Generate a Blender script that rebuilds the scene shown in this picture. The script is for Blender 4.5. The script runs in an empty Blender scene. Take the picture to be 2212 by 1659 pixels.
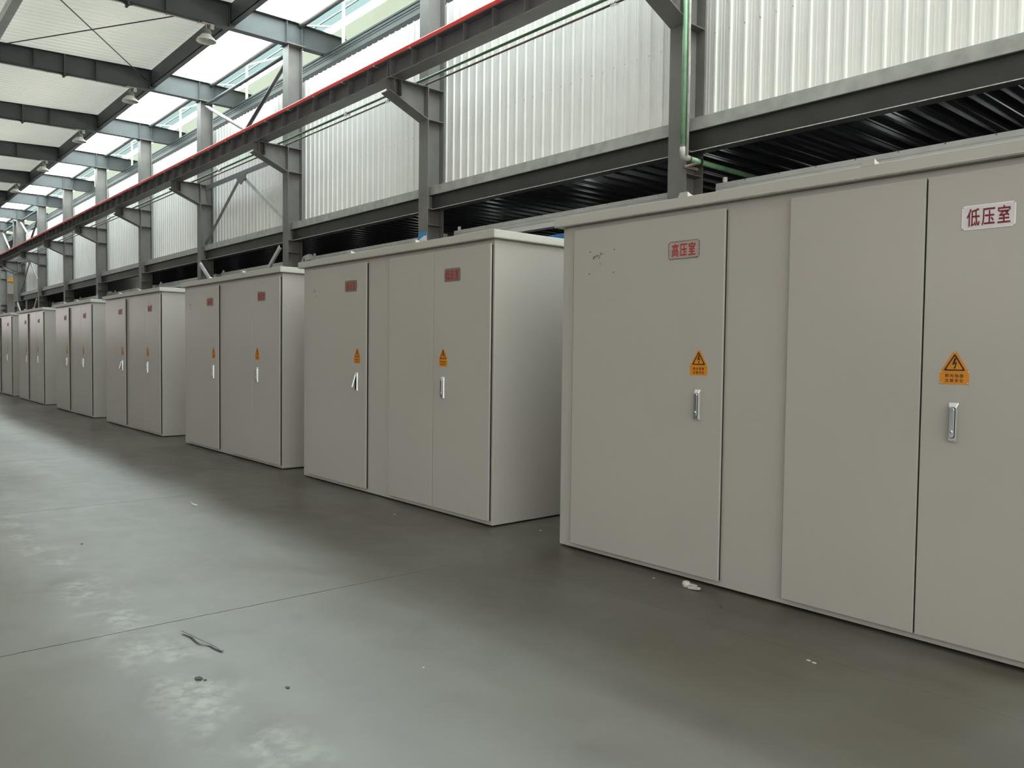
import bpy, math, random
from mathutils import Vector, Matrix
random.seed(7)
S = bpy.context.scene
COL = S.collection

# ------------------------------------------------------------------ camera
YAW, PITCH, ROLL, CAMH = 0.8591153, 0.0389593, 0.0118888, 1.4388378
fw = Vector((-math.sin(YAW)*math.cos(PITCH), math.cos(YAW)*math.cos(PITCH), -math.sin(PITCH)))
rt = Vector((math.cos(YAW), math.sin(YAW), 0)); up = rt.cross(fw)
c_, s_ = math.cos(ROLL), math.sin(ROLL)
r2 = c_*rt + s_*up; u2 = -s_*rt + c_*up
cd = bpy.data.cameras.new('camera'); cam = bpy.data.objects.new('camera', cd); COL.objects.link(cam)
cam.matrix_world = Matrix(((r2.x, u2.x, -fw.x, 0), (r2.y, u2.y, -fw.y, 0), (r2.z, u2.z, -fw.z, CAMH), (0, 0, 0, 1)))
cd.sensor_width = 36; cd.lens = 1725/2212*36; cd.clip_start = .05; cd.clip_end = 500
S.camera = cam

# ------------------------------------------------------------------ world, exposure, portals
SKY = 14.5
w = bpy.data.worlds.new('world'); S.world = w; w.use_nodes = True
nt = w.node_tree; bg = nt.nodes['Background']
tc = nt.nodes.new('ShaderNodeTexCoord'); sx = nt.nodes.new('ShaderNodeSeparateXYZ'); rp = nt.nodes.new('ShaderNodeValToRGB')
nt.links.new(tc.outputs['Generated'], sx.inputs[0]); nt.links.new(sx.outputs['Z'], rp.inputs[0])
rp.color_ramp.elements[0].position = 0.0; rp.color_ramp.elements[0].color = (.62, .60, .56, 1)
rp.color_ramp.elements[1].position = 0.45; rp.color_ramp.elements[1].color = (.87, 1.0, .985, 1)
nt.links.new(rp.outputs[0], bg.inputs['Color']); bg.inputs['Strength'].default_value = SKY
S.view_settings.view_transform = 'Standard'; S.view_settings.look = 'None'
S.view_settings.exposure = 0.0; S.view_settings.gamma = 1; S.view_settings.use_curve_mapping = False
S.cycles.max_bounces = 10; S.cycles.diffuse_bounces = 6; S.cycles.glossy_bounces = 5
S.cycles.transparent_max_bounces = 16; S.cycles.sample_clamp_indirect = 6
S.cycles.caustics_reflective = False; S.cycles.caustics_refractive = False

def portal(loc, rot, sxx, syy):
    l = bpy.data.lights.new('daylight_portal', 'AREA'); l.shape = 'RECTANGLE'; l.size = sxx; l.size_y = syy
    l.cycles.is_portal = True
    o = bpy.data.objects.new('daylight_portal', l); COL.objects.link(o); o.location = loc; o.rotation_euler = rot
X_END, X_NEAR = -98.0, 16.0
for i in range(4):
    portal((-40+i*16.5-12.5 + 12, 9.0, 9.62), (0, 0, 0), 16.5, 3.2)
HALL_Y = -15.0
portal((2.2, HALL_Y+.05, 4.2), (math.radians(90), 0, 0), 27.5, 3.0)

# ------------------------------------------------------------------ materials
MATS = {}
def mat(name, col, rough=.5, metal=0, noise=None, bump=None, spec=.5, coat=0, emit=None):
    """noise=(scale, amount) tints the colour, bump=(scale, strength, distance)"""
    if name in MATS: return MATS[name]
    m = bpy.data.materials.new(name); m.use_nodes = True; n = m.node_tree; b = n.nodes['Principled BSDF']
    b.inputs['Base Color'].default_value = (*col, 1); b.inputs['Roughness'].default_value = rough
    b.inputs['Metallic'].default_value = metal; b.inputs['Specular IOR Level'].default_value = spec
    b.inputs['Coat Weight'].default_value = coat
    if emit: b.inputs['Emission Color'].default_value = (*emit[0], 1); b.inputs['Emission Strength'].default_value = emit[1]
    tx = n.nodes.new('ShaderNodeTexCoord')
    if noise:
        t = n.nodes.new('ShaderNodeTexNoise'); t.inputs['Scale'].default_value = noise[0]; t.inputs['Detail'].default_value = 5
        n.links.new(tx.outputs['Object'], t.inputs['Vector'])
        r = n.nodes.new('ShaderNodeValToRGB'); a = noise[1]
        r.color_ramp.elements[0].position = .3; r.color_ramp.elements[1].position = .7
        r.color_ramp.elements[0].color = (*[max(0, c*(1-a)) for c in col], 1)
        r.color_ramp.elements[1].color = (*[min(1, c*(1+a)) for c in col], 1)
        n.links.new(t.outputs['Fac'], r.inputs[0]); n.links.new(r.outputs[0], b.inputs['Base Color'])
    if bump:
        t = n.nodes.new('ShaderNodeTexNoise'); t.inputs['Scale'].default_value = bump[0]; t.inputs['Detail'].default_value = 3
        n.links.new(tx.outputs['Object'], t.inputs['Vector'])
        bp = n.nodes.new('ShaderNodeBump'); bp.inputs['Strength'].default_value = bump[1]; bp.inputs['Distance'].default_value = bump[2]
        n.links.new(t.outputs['Fac'], bp.inputs['Height']); n.links.new(bp.outputs[0], b.inputs['Normal'])
    MATS[name] = m
    return m

M_CAB = mat('cabinet_paint', (.49, .457, .425), .27, noise=(1.3, .02), bump=(2.2, .08, .01))
M_CABROOF = mat('cabinet_roof_paint', (.54, .52, .48), .4, noise=(2, .03))
M_MATTBLACK = mat('matt_black', (.012, .012, .012), .8)  # small black parts, also put in as shade in gaps
M_CHROME = mat('chrome', (.82, .83, .86), .16, metal=1)
M_STEELPLATE = mat('steel_plate_dark_reflection', (.26, .215, .195), .32, metal=.35, noise=(40, .12))  # brown reflection of dim surroundings put into the steel colour
M_LIGHTPLATE = mat('steel_plate_pale_reflection', (.46, .385, .35), .35, metal=.2, noise=(40, .08))  # same steel with a paler reflection put into the colour
M_WHITEPLATE = mat('white_plate', (.78, .74, .76), .35)
M_PLATEFRAME = mat('plate_frame', (.62, .6, .6), .3, metal=.6)
M_RED = mat('red_lettering', (.42, .02, .02), .5)
M_DRED = mat('dark_red_lettering', (.2, .008, .02), .5)
M_ORANGE = mat('orange_label', (.72, .27, .01), .45, noise=(15, .05))
M_BLACK = mat('black_print', (.02, .008, .008), .5)
M_BROWN = mat('brown_print', (.16, .04, .008), .5)
M_RIVET = mat('rivet_metal', (.8, .8, .8), .25, metal=.9)
M_STEEL = mat('grey_structural_paint', (.16, .15, .14), .5, noise=(3, .12), bump=(25, .25, .004))
M_STEELDK = mat('dark_beam_paint', (.13, .12, .125), .55, noise=(3, .12))
M_RAFTER = mat('rafter_paint', (.075, .080, .083), .55, spec=.3, noise=(2, .08))
M_GUTTER = mat('gutter_metal', (.05, .058, .058), .5, spec=.15, noise=(3, .08))
M_WHITE = mat('white_frame_paint', (.8, .82, .8), .45)
M_CREAM = mat('cream_cladding', (.50, .47, .36), .6)
M_WALL = mat('white_wall_cladding', (.72, .695, .67), .33, noise=(1.2, .04), bump=(2.5, .1, .01))
M_SCREW = mat('screw_head', (.4, .4, .4), .4, metal=.6)
M_CEIL = mat('white_ceiling_sheet', (.86, .84, .78), .45, noise=(.8, .04))
def add_translucency(m, fac, col):
    n = m.node_tree; o = n.nodes['Material Output']; b = n.nodes['Principled BSDF']
    t = n.nodes.new('ShaderNodeBsdfTranslucent'); t.inputs[0].default_value = (*col, 1)
    mx = n.nodes.new('ShaderNodeMixShader'); mx.inputs[0].default_value = fac
    n.links.new(b.outputs[0], mx.inputs[1]); n.links.new(t.outputs[0], mx.inputs[2]); n.links.new(mx.outputs[0], o.inputs[0])
add_translucency(M_CEIL, .0255, (1, .96, .88))   # translucency added to brighten the ceiling lining
M_CURB = mat('pale_curb_flashing', (.36, .355, .33), .5, noise=(5, .18))
M_CHIP = mat('bare_edge', (.55, .53, .48), .5, noise=(20, .3))
M_LEDGE = mat('dark_edge_beam_paint', (.05, .05, .046), .5, noise=(3, .15))
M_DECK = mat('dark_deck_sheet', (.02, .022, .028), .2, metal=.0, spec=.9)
M_DARKWALL = mat('unlit_wall', (.05, .05, .055), .8)  # dark colour stands in for the shade under the mezzanine
M_TRUNK = mat('pale_grey_trunking', (.60, .61, .59), .4, noise=(3, .08))
M_TRUNKLIP = mat('white_lip', (.75, .75, .76), .4)
M_REDRAIL = mat('red_conductor_plastic', (.85, .025, .018), .4)
M_GREEN = mat('green_pipe_paint', (.20, .37, .21), .4, noise=(6, .2))
M_GREENDK = mat('dull_green_pipe_paint', (.10, .16, .08), .5, noise=(2, .3))
M_BROWNP = mat('rusty_pipe', (.13, .09, .075), .6, noise=(6, .3))
M_PALEPIPE = mat('pale_conduit', (.42, .40, .36), .5, noise=(8, .2))
M_GALV = mat('galvanised_angle', (.55, .55, .54), .4, metal=.3, noise=(8, .2))
M_CABLE = mat('tie_rod_steel', (.03, .028, .028), .5)
M_LAMPH = mat('lamp_housing', (.14, .15, .14), .5)
M_LAMPS = mat('lamp_reflector', (.66, .66, .62), .3)
M_YELLOW = mat('crane_yellow', (.75, .38, .02), .5)
M_FARW = mat('far_grey_wall', (.30, .29, .28), .7)
M_BLUE = mat('blue_paint', (.03, .16, .42), .5)
M_POSTER = mat('poster_white', (.75, .78, .8), .4)
M_POSTERB = mat('poster_blue', (.02, .25, .55), .4)
M_LITTER = mat('pale_plastic_litter', (.6, .58, .54), .5)
M_LITTERD = mat('dark_litter', (.03, .035, .03), .6)
M_STRIP = mat('dull_metal_strip', (.16, .165, .165), .45, metal=.2)

def glass(name, tr, mixd=.0):
    m = bpy.data.materials.new(name); m.use_nodes = True; n = m.node_tree; n.nodes.clear()
    o = n.nodes.new('ShaderNodeOutputMaterial'); t = n.nodes.new('ShaderNodeBsdfTransparent'); t.inputs[0].default_value = (*tr, 1)
    d = n.nodes.new('ShaderNodeBsdfTranslucent'); d.inputs[0].default_value = (.9, .92, .92, 1)
    g = n.nodes.new('ShaderNodeBsdfGlossy'); g.inputs[0].default_value = (.8, .9, .9, 1); g.inputs[1].default_value = .15
    mx = n.nodes.new('ShaderNodeMixShader'); mx.inputs[0].default_value = mixd
    mx2 = n.nodes.new('ShaderNodeMixShader'); mx2.inputs[0].default_value = .04
    n.links.new(t.outputs[0], mx.inputs[1]); n.links.new(d.outputs[0], mx.inputs[2])
    n.links.new(mx.outputs[0], mx2.inputs[1]); n.links.new(g.outputs[0], mx2.inputs[2]); n.links.new(mx2.outputs[0], o.inputs[0])
    return m
M_SKYL = glass('translucent_roof_sheet', (.95, .97, .97), .12)
M_CYAN = glass('tinted_glass', (.040, .053, .053), .0)
M_AISLE = glass('dimmed_roof_sheet', (.04, .038, .034), .0)  # low transmission set to dim the added skylight
M_GABLE = glass('added_gable_glazing', (.50, .505, .49), .0)
M_DIMGLASS = glass('dimming_glass', (.18, .20, .20), .0)  # dark tint put in to cut daylight on gutter and upper wall
M_HALLWIN = glass('window_glass', (.27, .25, .265), .0)

def floor_mat():
    m = bpy.data.materials.new('sealed_concrete_floor'); m.use_nodes = True; n = m.node_tree; L = n.links.new; b = n.nodes['Principled BSDF']
    N = lambda t: n.nodes.new('ShaderNode'+t)
    tx = N('TexCoord'); sep = N('SeparateXYZ'); L(tx.outputs['Object'], sep.inputs[0])
    def noise(sc, det=4, vec=None, dist=0):
        t = N('TexNoise'); t.inputs['Scale'].default_value = sc; t.inputs['Detail'].default_value = det; t.inputs['Distortion'].default_value = dist
        L(vec or tx.outputs['Object'], t.inputs['Vector']); return t.outputs['Fac']
    def ramp(f, p0, p1, c0=(0, 0, 0), c1=(1, 1, 1)):
        r = N('ValToRGB'); r.color_ramp.elements[0].position = p0; r.color_ramp.elements[1].position = p1
        r.color_ramp.elements[0].color = (*c0, 1); r.color_ramp.elements[1].color = (*c1, 1); L(f, r.inputs[0]); return r.outputs[0]
    def ma(op, a, b_=None):
        t = N('Math'); t.operation = op
        for i, v in enumerate((a, b_)):
            if v is None: continue
            if isinstance(v, (int, float)): t.inputs[i].default_value = v
            else: L(v, t.inputs[i])
        return t.outputs[0]
    def mix(f, a, b_):
        t = N('MixRGB'); 
        if isinstance(f, (int, float)): t.inputs[0].default_value = f
        else: L(f, t.inputs[0])
        for i, v in ((1, a), (2, b_)):
            if isinstance(v, tuple): t.inputs[i].default_value = (*v, 1)
            else: L(v, t.inputs[i])
        return t.outputs[0]
    mp = N('Mapping'); mp.inputs['Scale'].default_value = (.35, 1.6, 1); L(tx.outputs['Object'], mp.inputs['Vector'])
    base = ramp(noise(1.1, 6, mp.outputs[0], .6), .3, .72, (.054, .045, .033), (.100, .086, .067))
    cloud = ramp(noise(.55, 5, None, .8), .35, .7)
    base = mix(ma('MULTIPLY', cloud, .55), base, (.135, .132, .12))
    # scuffed wear track along the aisle
    dy = ma('ABSOLUTE', ma('SUBTRACT', sep.outputs['Y'], 1.16))
    near = ramp(dy, .04, .24, (1, 1, 1), (0, 0, 0))
    patch = ramp(noise(3.2, 3, None, .3), .44, .60)
    wear = ma('MULTIPLY', ma('MULTIPLY', near, patch), ramp(noise(16, 10, None, .2), .30, .62))
    xr = ramp(ma('MULTIPLY', ma('ADD', sep.outputs['X'], 9.0), .125), .0, .18)
    wear = ma('MULTIPLY', wear, xr)
    base = mix(ma('MULTIPLY', wear, .7), base, (.36, .365, .34))
    smear = ma('MULTIPLY', near, ramp(noise(9, 4, None, 2), .60, .68))
    base = mix(ma('MULTIPLY', smear, .35), base, (.035, .037, .035))
    # fine pale scratches along the cabinets
    mp2 = N('Mapping'); mp2.inputs['Scale'].default_value = (1.2, 30, 1); L(tx.outputs['Object'], mp2.inputs['Vector'])
    scr = ramp(noise(2.0, 3, mp2.outputs[0]), .70, .74)
    sy = ramp(ma('ABSOLUTE', ma('SUBTRACT', sep.outputs['Y'], 3.59)), .02, .12, (1, 1, 1), (0, 0, 0))
    base = mix(ma('MULTIPLY', ma('MULTIPLY', scr, sy), .5), base, (.2, .19, .17))
    # saw cut joints
    def line(coord, off, period, wd, jag=0.0):
        t = ma('ADD', coord, off)
        if jag: t = ma('ADD', t, ma('MULTIPLY', ma('SUBTRACT', noise(12, 3), .5), jag))
        fr = ma('ABSOLUTE', ma('SUBTRACT', ma('FRACT', ma('MULTIPLY', t, 1/period)), .5))   # .5 at joint
        return ma('GREATER_THAN', fr, .5-wd/period)
    j1 = line(sep.outputs['X'], 4.31+3.68/2-3.68*0.0+3.68*20-3.68/2, 3.68, .0034, .02)
    j2 = ma('LESS_THAN', ma('ABSOLUTE', ma('SUBTRACT', sep.outputs['Y'], 3.585)), .0022)
    jf = ramp(ma('MULTIPLY', sep.outputs['Y'], .25), .55, .80, (1, 1, 1), (.15, .15, .15)); j1 = ma('MULTIPLY', j1, jf)
    jj = ma('MAXIMUM', j1, ma('MULTIPLY', j2, .25))
    base = mix(ma('MULTIPLY', jj, .85), base, (.012, .012, .011))
    L(base, b.inputs['Base Color'])
    rr = ma('ADD', ma('MULTIPLY', ma('ADD', noise(1.3, 5, mp.outputs[0], .5), noise(3.1, 6, None, .9)), .16), .20)
    rr = ma('ADD', rr, ma('MULTIPLY', wear, .12)); rr = ma('ADD', rr, ma('MULTIPLY', jj, .4))
    L(rr, b.inputs['Roughness']); L(ma('MULTIPLY', ma('SUBTRACT', 1.0, jj), 1.0), b.inputs['Specular IOR Level'])
    bp = N('Bump'); bp.inputs['Strength'].default_value = .3; bp.inputs['Distance'].default_value = .003
    hh = ma('ADD', noise(2.2, 4, None, .4), ma('MULTIPLY', noise(30, 2), .04)); hh = ma('SUBTRACT', hh, ma('MULTIPLY', jj, .6))
    L(hh, bp.inputs['Height']); L(bp.outputs[0], b.inputs['Normal'])
    return m
M_FLOOR = floor_mat()

# ------------------------------------------------------------------ mesh helpers
class MB:
    def __init__(s): s.v = []; s.f = []; s.m = []; s.mats = []
    def mi(s, m):
        if m not in s.mats: s.mats.append(m)
        return s.mats.index(m)
    def add(s, vs, fs, m):
        o = len(s.v); s.v += [tuple(v) for v in vs]; i = s.mi(m)
        for f in fs: s.f.append([o+k for k in f]); s.m.append(i)
    def box(s, a, b, m):
        x0, y0, z0 = a; x1, y1, z1 = b
        s.add([(x0,y0,z0),(x1,y0,z0),(x1,y1,z0),(x0,y1,z0),(x0,y0,z1),(x1,y0,z1),(x1,y1,z1),(x0,y1,z1)],
              [(0,3,2,1),(4,5,6,7),(0,1,5,4),(1,2,6,5),(2,3,7,6),(3,0,4,7)], m)
    def prism(s, pts, axis, a, b, m):
        """pts polygon in the two other axes (cyclic order), extruded along axis from a to b"""
        def P(p, t):
            return {'x': (t, p[0], p[1]), 'y': (p[0], t, p[1]), 'z': (p[0], p[1], t)}[axis]
        n = len(pts); vs = [P(p, a) for p in pts]+[P(p, b) for p in pts]
        s.add(vs, [tuple(range(n))[::-1], tuple(range(n, 2*n))]+[(i, (i+1) % n, n+(i+1) % n, n+i) for i in range(n)], m)
    def bar(s, p0, p1, w, h, m, up=(0, 0, 1)):
        p0 = Vector(p0); p1 = Vector(p1); d = (p1-p0).normalized(); u = Vector(up)
        a = d.cross(u)
        if a.length < 1e-4: a = d.cross(Vector((1, 0, 0)))
        a.normalize(); b = a.cross(d); vs = []
        for p in (p0, p1):
            for (i, j) in ((-1, -1), (1, -1), (1, 1), (-1, 1)): vs.append(p+a*i*w/2+b*j*h/2)
        s.add(vs, [(0,3,2,1),(4,5,6,7),(0,1,5,4),(1,2,6,5),(2,3,7,6),(3,0,4,7)], m)
    def tube(s, pts, r, m, seg=12):
        pts = [Vector(p) for p in pts]; n = len(pts); vs = []; prev = None
        for i, p in enumerate(pts):
            d = ((pts[min(i+1, n-1)]-pts[max(i-1, 0)])).normalized()
            a = prev if prev is not None else (Vector((0, 0, 1)) if abs(d.z) < .9 else Vector((1, 0, 0)))
            a = (a-d*a.dot(d)).normalized(); prev = a; b = d.cross(a)
            for k in range(seg):
                t = 2*math.pi*k/seg; vs.append(p+a*math.cos(t)*r+b*math.sin(t)*r)
        fs = [(i*seg+k, i*seg+(k+1) % seg, (i+1)*seg+(k+1) % seg, (i+1)*seg+k) for i in range(n-1) for k in range(seg)]
        fs += [tuple(range(seg))[::-1], tuple(range((n-1)*seg, n*seg))]
        s.add(vs, fs, m)
    def lathe(s, prof, c, m, seg=24, axis='z'):
        vs = []; n = len(prof)
        for (r, z) in prof:
            for k in range(seg):
                t = 2*math.pi*k/seg; x, y = r*math.cos(t), r*math.sin(t)
                vs.append({'z': (c[0]+x, c[1]+y, c[2]+z), 'y': (c[0]+x, c[1]+z, c[2]+y)}[axis])
        s.add(vs, [(i*seg+k, i*seg+(k+1) % seg, (i+1)*seg+(k+1) % seg, (i+1)*seg+k) for i in range(n-1) for k in range(seg)], m)
    def build(s, name, parent=None, bevel=0, smooth=False, off=(0, 0, 0)):
        me = bpy.data.meshes.new(name)
        me.from_pydata([(v[0]-off[0], v[1]-off[1], v[2]-off[2]) for v in s.v], [], s.f)
        for m in s.mats: me.materials.append(m)
        me.polygons.foreach_set('material_index', s.m)
        if smooth: me.polygons.foreach_set('use_smooth', [True]*len(s.f))
        me.update()
        import bmesh
        bm = bmesh.new(); bm.from_mesh(me); bmesh.ops.recalc_face_normals(bm, faces=bm.faces); bm.to_mesh(me); bm.free()
        o = bpy.data.objects.new(name, me); COL.objects.link(o)
        o.location = off
        if parent is not None: o.parent = parent
        if bevel:
            md = o.modifiers.new('bevel', 'BEVEL'); md.width = bevel; md.segments = 2; md.limit_method = 'ANGLE'; md.angle_limit = .6
        return o

def tag(o, label, cat, group=None, kind=None):
    o['label'] = label; o['category'] = cat
    if group: o['group'] = group
    if kind: o['kind'] = kind
    return o
def thing(name, label, cat, loc=(0, 0, 0), group=None):
    o = bpy.data.objects.new(name, None); o.empty_display_size = .1; COL.objects.link(o); o.location = loc
    return tag(o, label, cat, group)
def struct(o, label=None):
    o['kind'] = 'structure'
    if label: o['label'] = label
    return o
def copy_tree(o, parent=None):
    c = o.copy(); COL.objects.link(c)
    if parent is not None: c.parent = parent
    for ch in [q for q in bpy.data.objects if q.parent == o]: copy_tree(ch, c)
    return c
def box1(name, a, b, m, parent=None, bevel=0):
    q = MB(); q.box(a, b, m); return q.build(name, parent, bevel)
DG = None
def text_mesh(name, body, size, m, loc, parent, sxs=1.0, spacing=1.0, ext=.0008, bold=0.0):
    cu = bpy.data.curves.new('t', 'FONT'); cu.body = body; cu.size = size; cu.extrude = ext; cu.align_x = 'CENTER'; cu.align_y = 'CENTER'
    cu.space_character = spacing; cu.space_line = 1.0; cu.offset = bold; cu.resolution_u = 3
    t = bpy.data.objects.new('t', cu); COL.objects.link(t); bpy.context.view_layer.update()
    dg = bpy.context.evaluated_depsgraph_get(); me = bpy.data.meshes.new_from_object(t.evaluated_get(dg))
    bpy.data.objects.remove(t); me.name = name
    xs = [v.co.x for v in me.vertices]; ys = [v.co.y for v in me.vertices]
    cx, cy = (min(xs)+max(xs))/2, (min(ys)+max(ys))/2
    for v in me.vertices:
        x, y, z = v.co; v.co = ((x-cx)*sxs, -z, y-cy)
    me.materials.clear(); me.materials.append(m)
    o = bpy.data.objects.new(name, me); COL.objects.link(o); o.location = loc; o.parent = parent
    return o

ORD = ['nearest', 'second', 'third', 'fourth', 'fifth', 'sixth', 'seventh', 'eighth', 'ninth', 'tenth', 'eleventh']
xc = lambda k: -6.777-6*k

# ------------------------------------------------------------------ shell: floor, ceiling, walls
q = MB(); q.add([(X_END, HALL_Y, 0), (X_NEAR, HALL_Y, 0), (X_NEAR, 34, 0), (X_END, 34, 0)], [(0, 1, 2, 3)], M_FLOOR)
struct(q.build('floor'), 'grey sealed concrete floor with saw cut joints')

def corrugated(q, u0, u1, pitch, prof, fn, m):
    """prof: [(fraction, height)], fn(u,h) -> two end points"""
    n = int(round((u1-u0)/pitch)); us = []
    for i in range(n):
        for (f, h) in prof: us.append((u0+(i+f)*pitch, h))
    us.append((u0+n*pitch, prof[0][1])); vs = []
    for (u, h) in us: a, b = fn(u, h); vs += [a, b]
    q.add(vs, [(2*i, 2*i+1, 2*i+3, 2*i+2) for i in range(len(us)-1)], m)

# side wall above the row of cabinets, corrugated cladding standing up
WY = 9.2; WALL_X0, WALL_X1 = xc(8)-.12, 4.0
q = MB(); P = .228
wp = [(0, 0), (.06, .028), (.17, .028), (.23, 0), (.40, 0), (.43, .004), (.46, .004), (.49, 0), (.60, 0), (.63, .004), (.66, .004), (.69, 0), (.82, 0), (.85, .004), (.88, .004), (.91, 0)]
x_al = -12.0-.115*P
n0 = int((x_al-WALL_X0)/P); xs0 = x_al-n0*P
corrugated(q, xs0, WALL_X1, P, wp, lambda u, h: ((u, WY-h, 4.4), (u, WY-h, 8.13)), M_WALL)
q.add([(xs0, WY+.06, 4.4), (WALL_X1, WY+.06, 4.4), (WALL_X1, WY+.06, 8.1), (xs0, WY+.06, 8.1)], [(0, 1, 2, 3)], M_WALL)
x = xs0+.115*P
while x < 0:
    for z in (5.78, 6.73, 8.06):
        q.lathe([(0, -.012), (.006, -.010), (.009, 0)], (x, WY-.028, z), M_SCREW, 6, 'y')
    x += P
struct(q.build('wall_right'), 'white corrugated metal cladding wall above the edge beams')

# ceiling sheet, ribs running down the slope
def ceil_z(y): return 9.53+(y-7.4)*.0455
q = MB(); cp = [(0, 0), (.15, .0), (.35, .045), (.65, .045), (.85, .0)]
corrugated(q, X_END, X_NEAR, .25, cp, lambda u, h: ((u, -4.0, ceil_z(-4.0)+h), (u, 7.42, ceil_z(7.42)+h)), M_CEIL)
corrugated(q, X_END, X_NEAR, .25, cp, lambda u, h: ((u, HALL_Y, ceil_z(HALL_Y)+h), (u, -7.0, ceil_z(-7.0)+h)), M_CEIL)
struct(q.build('ceiling'), 'off white corrugated roof lining')
# unseen skylight added over the hall to light the cabinet fronts
q = MB(); q.add([(X_END, -7.0, ceil_z(-7)+.03), (X_NEAR, -7.0, ceil_z(-7)+.03), (X_NEAR, -4.0, ceil_z(-4)+.03), (X_END, -4.0, ceil_z(-4)+.03)], [(0, 1, 2, 3)], M_AISLE)
struct(q.build('window_20'), 'unseen roof strip added to light the cabinet fronts')

# hall side wall behind the camera with a band of windows
q = MB()
q.box((X_END, HALL_Y-.2, 0), (X_NEAR, HALL_Y, 2.7), M_FARW)
q.box((X_END, HALL_Y-.2, 5.7), (X_NEAR, HALL_Y, 9.0), M_WALL)
q.box((X_END, HALL_Y-.2, 2.7), (-11.5, HALL_Y, 5.7), M_WALL)
x = -11.5
while x < X_NEAR: q.box((x, HALL_Y-.15, 2.7), (x+.5, HALL_Y, 5.7), M_WALL); x += 5.5
struct(q.build('wall_left'))
q = MB(); q.add([(-11.5, HALL_Y-.1, 2.7), (X_NEAR, HALL_Y-.1, 2.7), (X_NEAR, HALL_Y-.1, 5.7), (-11.5, HALL_Y-.1, 5.7)], [(0, 1, 2, 3)], M_HALLWIN)
struct(q.build('window_21'))
q = MB(); q.box((X_NEAR, HALL_Y, 0), (X_NEAR+.2, 8.9, 2.6), M_WALL); q.box((X_NEAR, 8.9, 0), (X_NEAR+.2, 34, 12), M_WALL); q.box((X_NEAR, HALL_Y, 8.3), (X_NEAR+.2, 8.9, 12), M_WALL)
y = HALL_Y
while y < 8.9: q.box((X_NEAR, y, 2.6), (X_NEAR+.15, y+.4, 8.3), M_WALL); y += 4.0
struct(q.build('wall_near'))
q = MB(); q.add([(X_NEAR+.1, HALL_Y, 2.6), (X_NEAR+.1, 8.9, 2.6), (X_NEAR+.1, 8.9, 8.3), (X_NEAR+.1, HALL_Y, 8.3)], [(0, 1, 2, 3)], M_GABLE); struct(q.build('window_23'))  # unseen glazing added at the near end to light side faces
portal((X_NEAR-.05, -3.0, 5.4), (0, math.radians(90), 0), 5.8, 24)
q = MB(); q.box((X_END-.2, HALL_Y, 0), (X_END, 34, 3.2), M_FARW); q.box((X_END-.2, HALL_Y, 7.0), (X_END, 34, 14.0), M_WALL); q.box((X_END-.2, -3.0, 3.2), (X_END, 34, 7.0), M_FARW)
q.add([(X_END-.1, HALL_Y, 3.2), (X_END-.1, -3, 3.2), (X_END-.1, -3, 7), (X_END-.1, HALL_Y, 7)], [(0, 1, 2, 3)], M_HALLWIN)
struct(q.build('wall_far'), 'grey end wall at the far end of the hall')

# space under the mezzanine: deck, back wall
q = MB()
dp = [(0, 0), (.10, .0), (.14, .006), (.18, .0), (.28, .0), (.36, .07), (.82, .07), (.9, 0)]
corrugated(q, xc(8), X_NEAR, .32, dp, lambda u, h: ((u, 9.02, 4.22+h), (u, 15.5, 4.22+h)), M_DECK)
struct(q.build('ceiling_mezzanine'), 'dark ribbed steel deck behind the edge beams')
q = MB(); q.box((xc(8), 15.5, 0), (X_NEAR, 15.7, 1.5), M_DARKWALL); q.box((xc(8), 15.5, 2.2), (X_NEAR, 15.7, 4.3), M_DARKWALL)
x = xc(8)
while x < X_NEAR: q.box((x, 15.5, 1.5), (x+3.4, 15.7, 2.2), M_DARKWALL); x += 4.0  # unseen openings between these added to put streaks on the deck ribs
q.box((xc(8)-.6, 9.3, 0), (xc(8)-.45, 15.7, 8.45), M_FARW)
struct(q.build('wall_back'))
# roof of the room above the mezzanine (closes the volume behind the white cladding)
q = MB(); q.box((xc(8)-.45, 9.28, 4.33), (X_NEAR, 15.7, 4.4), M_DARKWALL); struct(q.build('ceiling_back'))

# roof added over the neighbouring aisle to keep sky light off the far wall
q = MB(); q.box((X_END, 10.95, 9.9), (xc(8)-.5, 34, 9.95), M_CEIL); struct(q.build('ceiling_annex_added'))
q = MB(); q.box((X_END, 33.8, 0), (xc(8)-.5, 34, 9.9), M_FARW); struct(q.build('wall_annex'))

# ------------------------------------------------------------------ skylight strip and clerestory
for k in range(-2, 14):
    xa, xb = xc(k)-.0, xc(k)+6.0
    q = MB()
    q.add([(xa, 7.46, 9.56), (xb, 7.46, 9.56), (xb, 9.13, 9.60), (xa, 9.13, 9.60)], [(0, 1, 2, 3)], M_SKYL)
    q.add([(xa, 9.13, 9.66), (xb, 9.13, 9.66), (xb, 10.9, 11.35), (xa, 10.9, 11.35)], [(0, 1, 2, 3)], M_DIMGLASS)
    for i in (1, 3, 5): q.box((xa+i-.012, 7.46, 9.54), (xa+i+.012, 9.13, 9.555), M_WHITE)
    struct(q.build('window_%d' % (k+3)), 'bright translucent skylight bay between two rafters')
q = MB()
q.add([(X_END, 10.9, 10.50), (X_NEAR, 10.9, 10.50), (X_NEAR, 10.9, 11.35), (X_END, 10.9, 11.35)], [(0, 1, 2, 3)], M_CYAN)
q.box((X_END, 10.88, 10.47), (X_NEAR, 10.92, 10.50), M_WHITE); q.box((X_END, 10.88, 10.74), (X_NEAR, 10.92, 10.77), M_WHITE)
struct(q.build('window_22'), 'tinted clerestory glazing beyond the gutter')
q = MB(); q.box((X_END, 10.72, 9.3), (X_NEAR, 10.80, 10.13), M_CREAM)
struct(q.build('trim_1'), 'cream upstand above the gutter')
q = MB()
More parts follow.
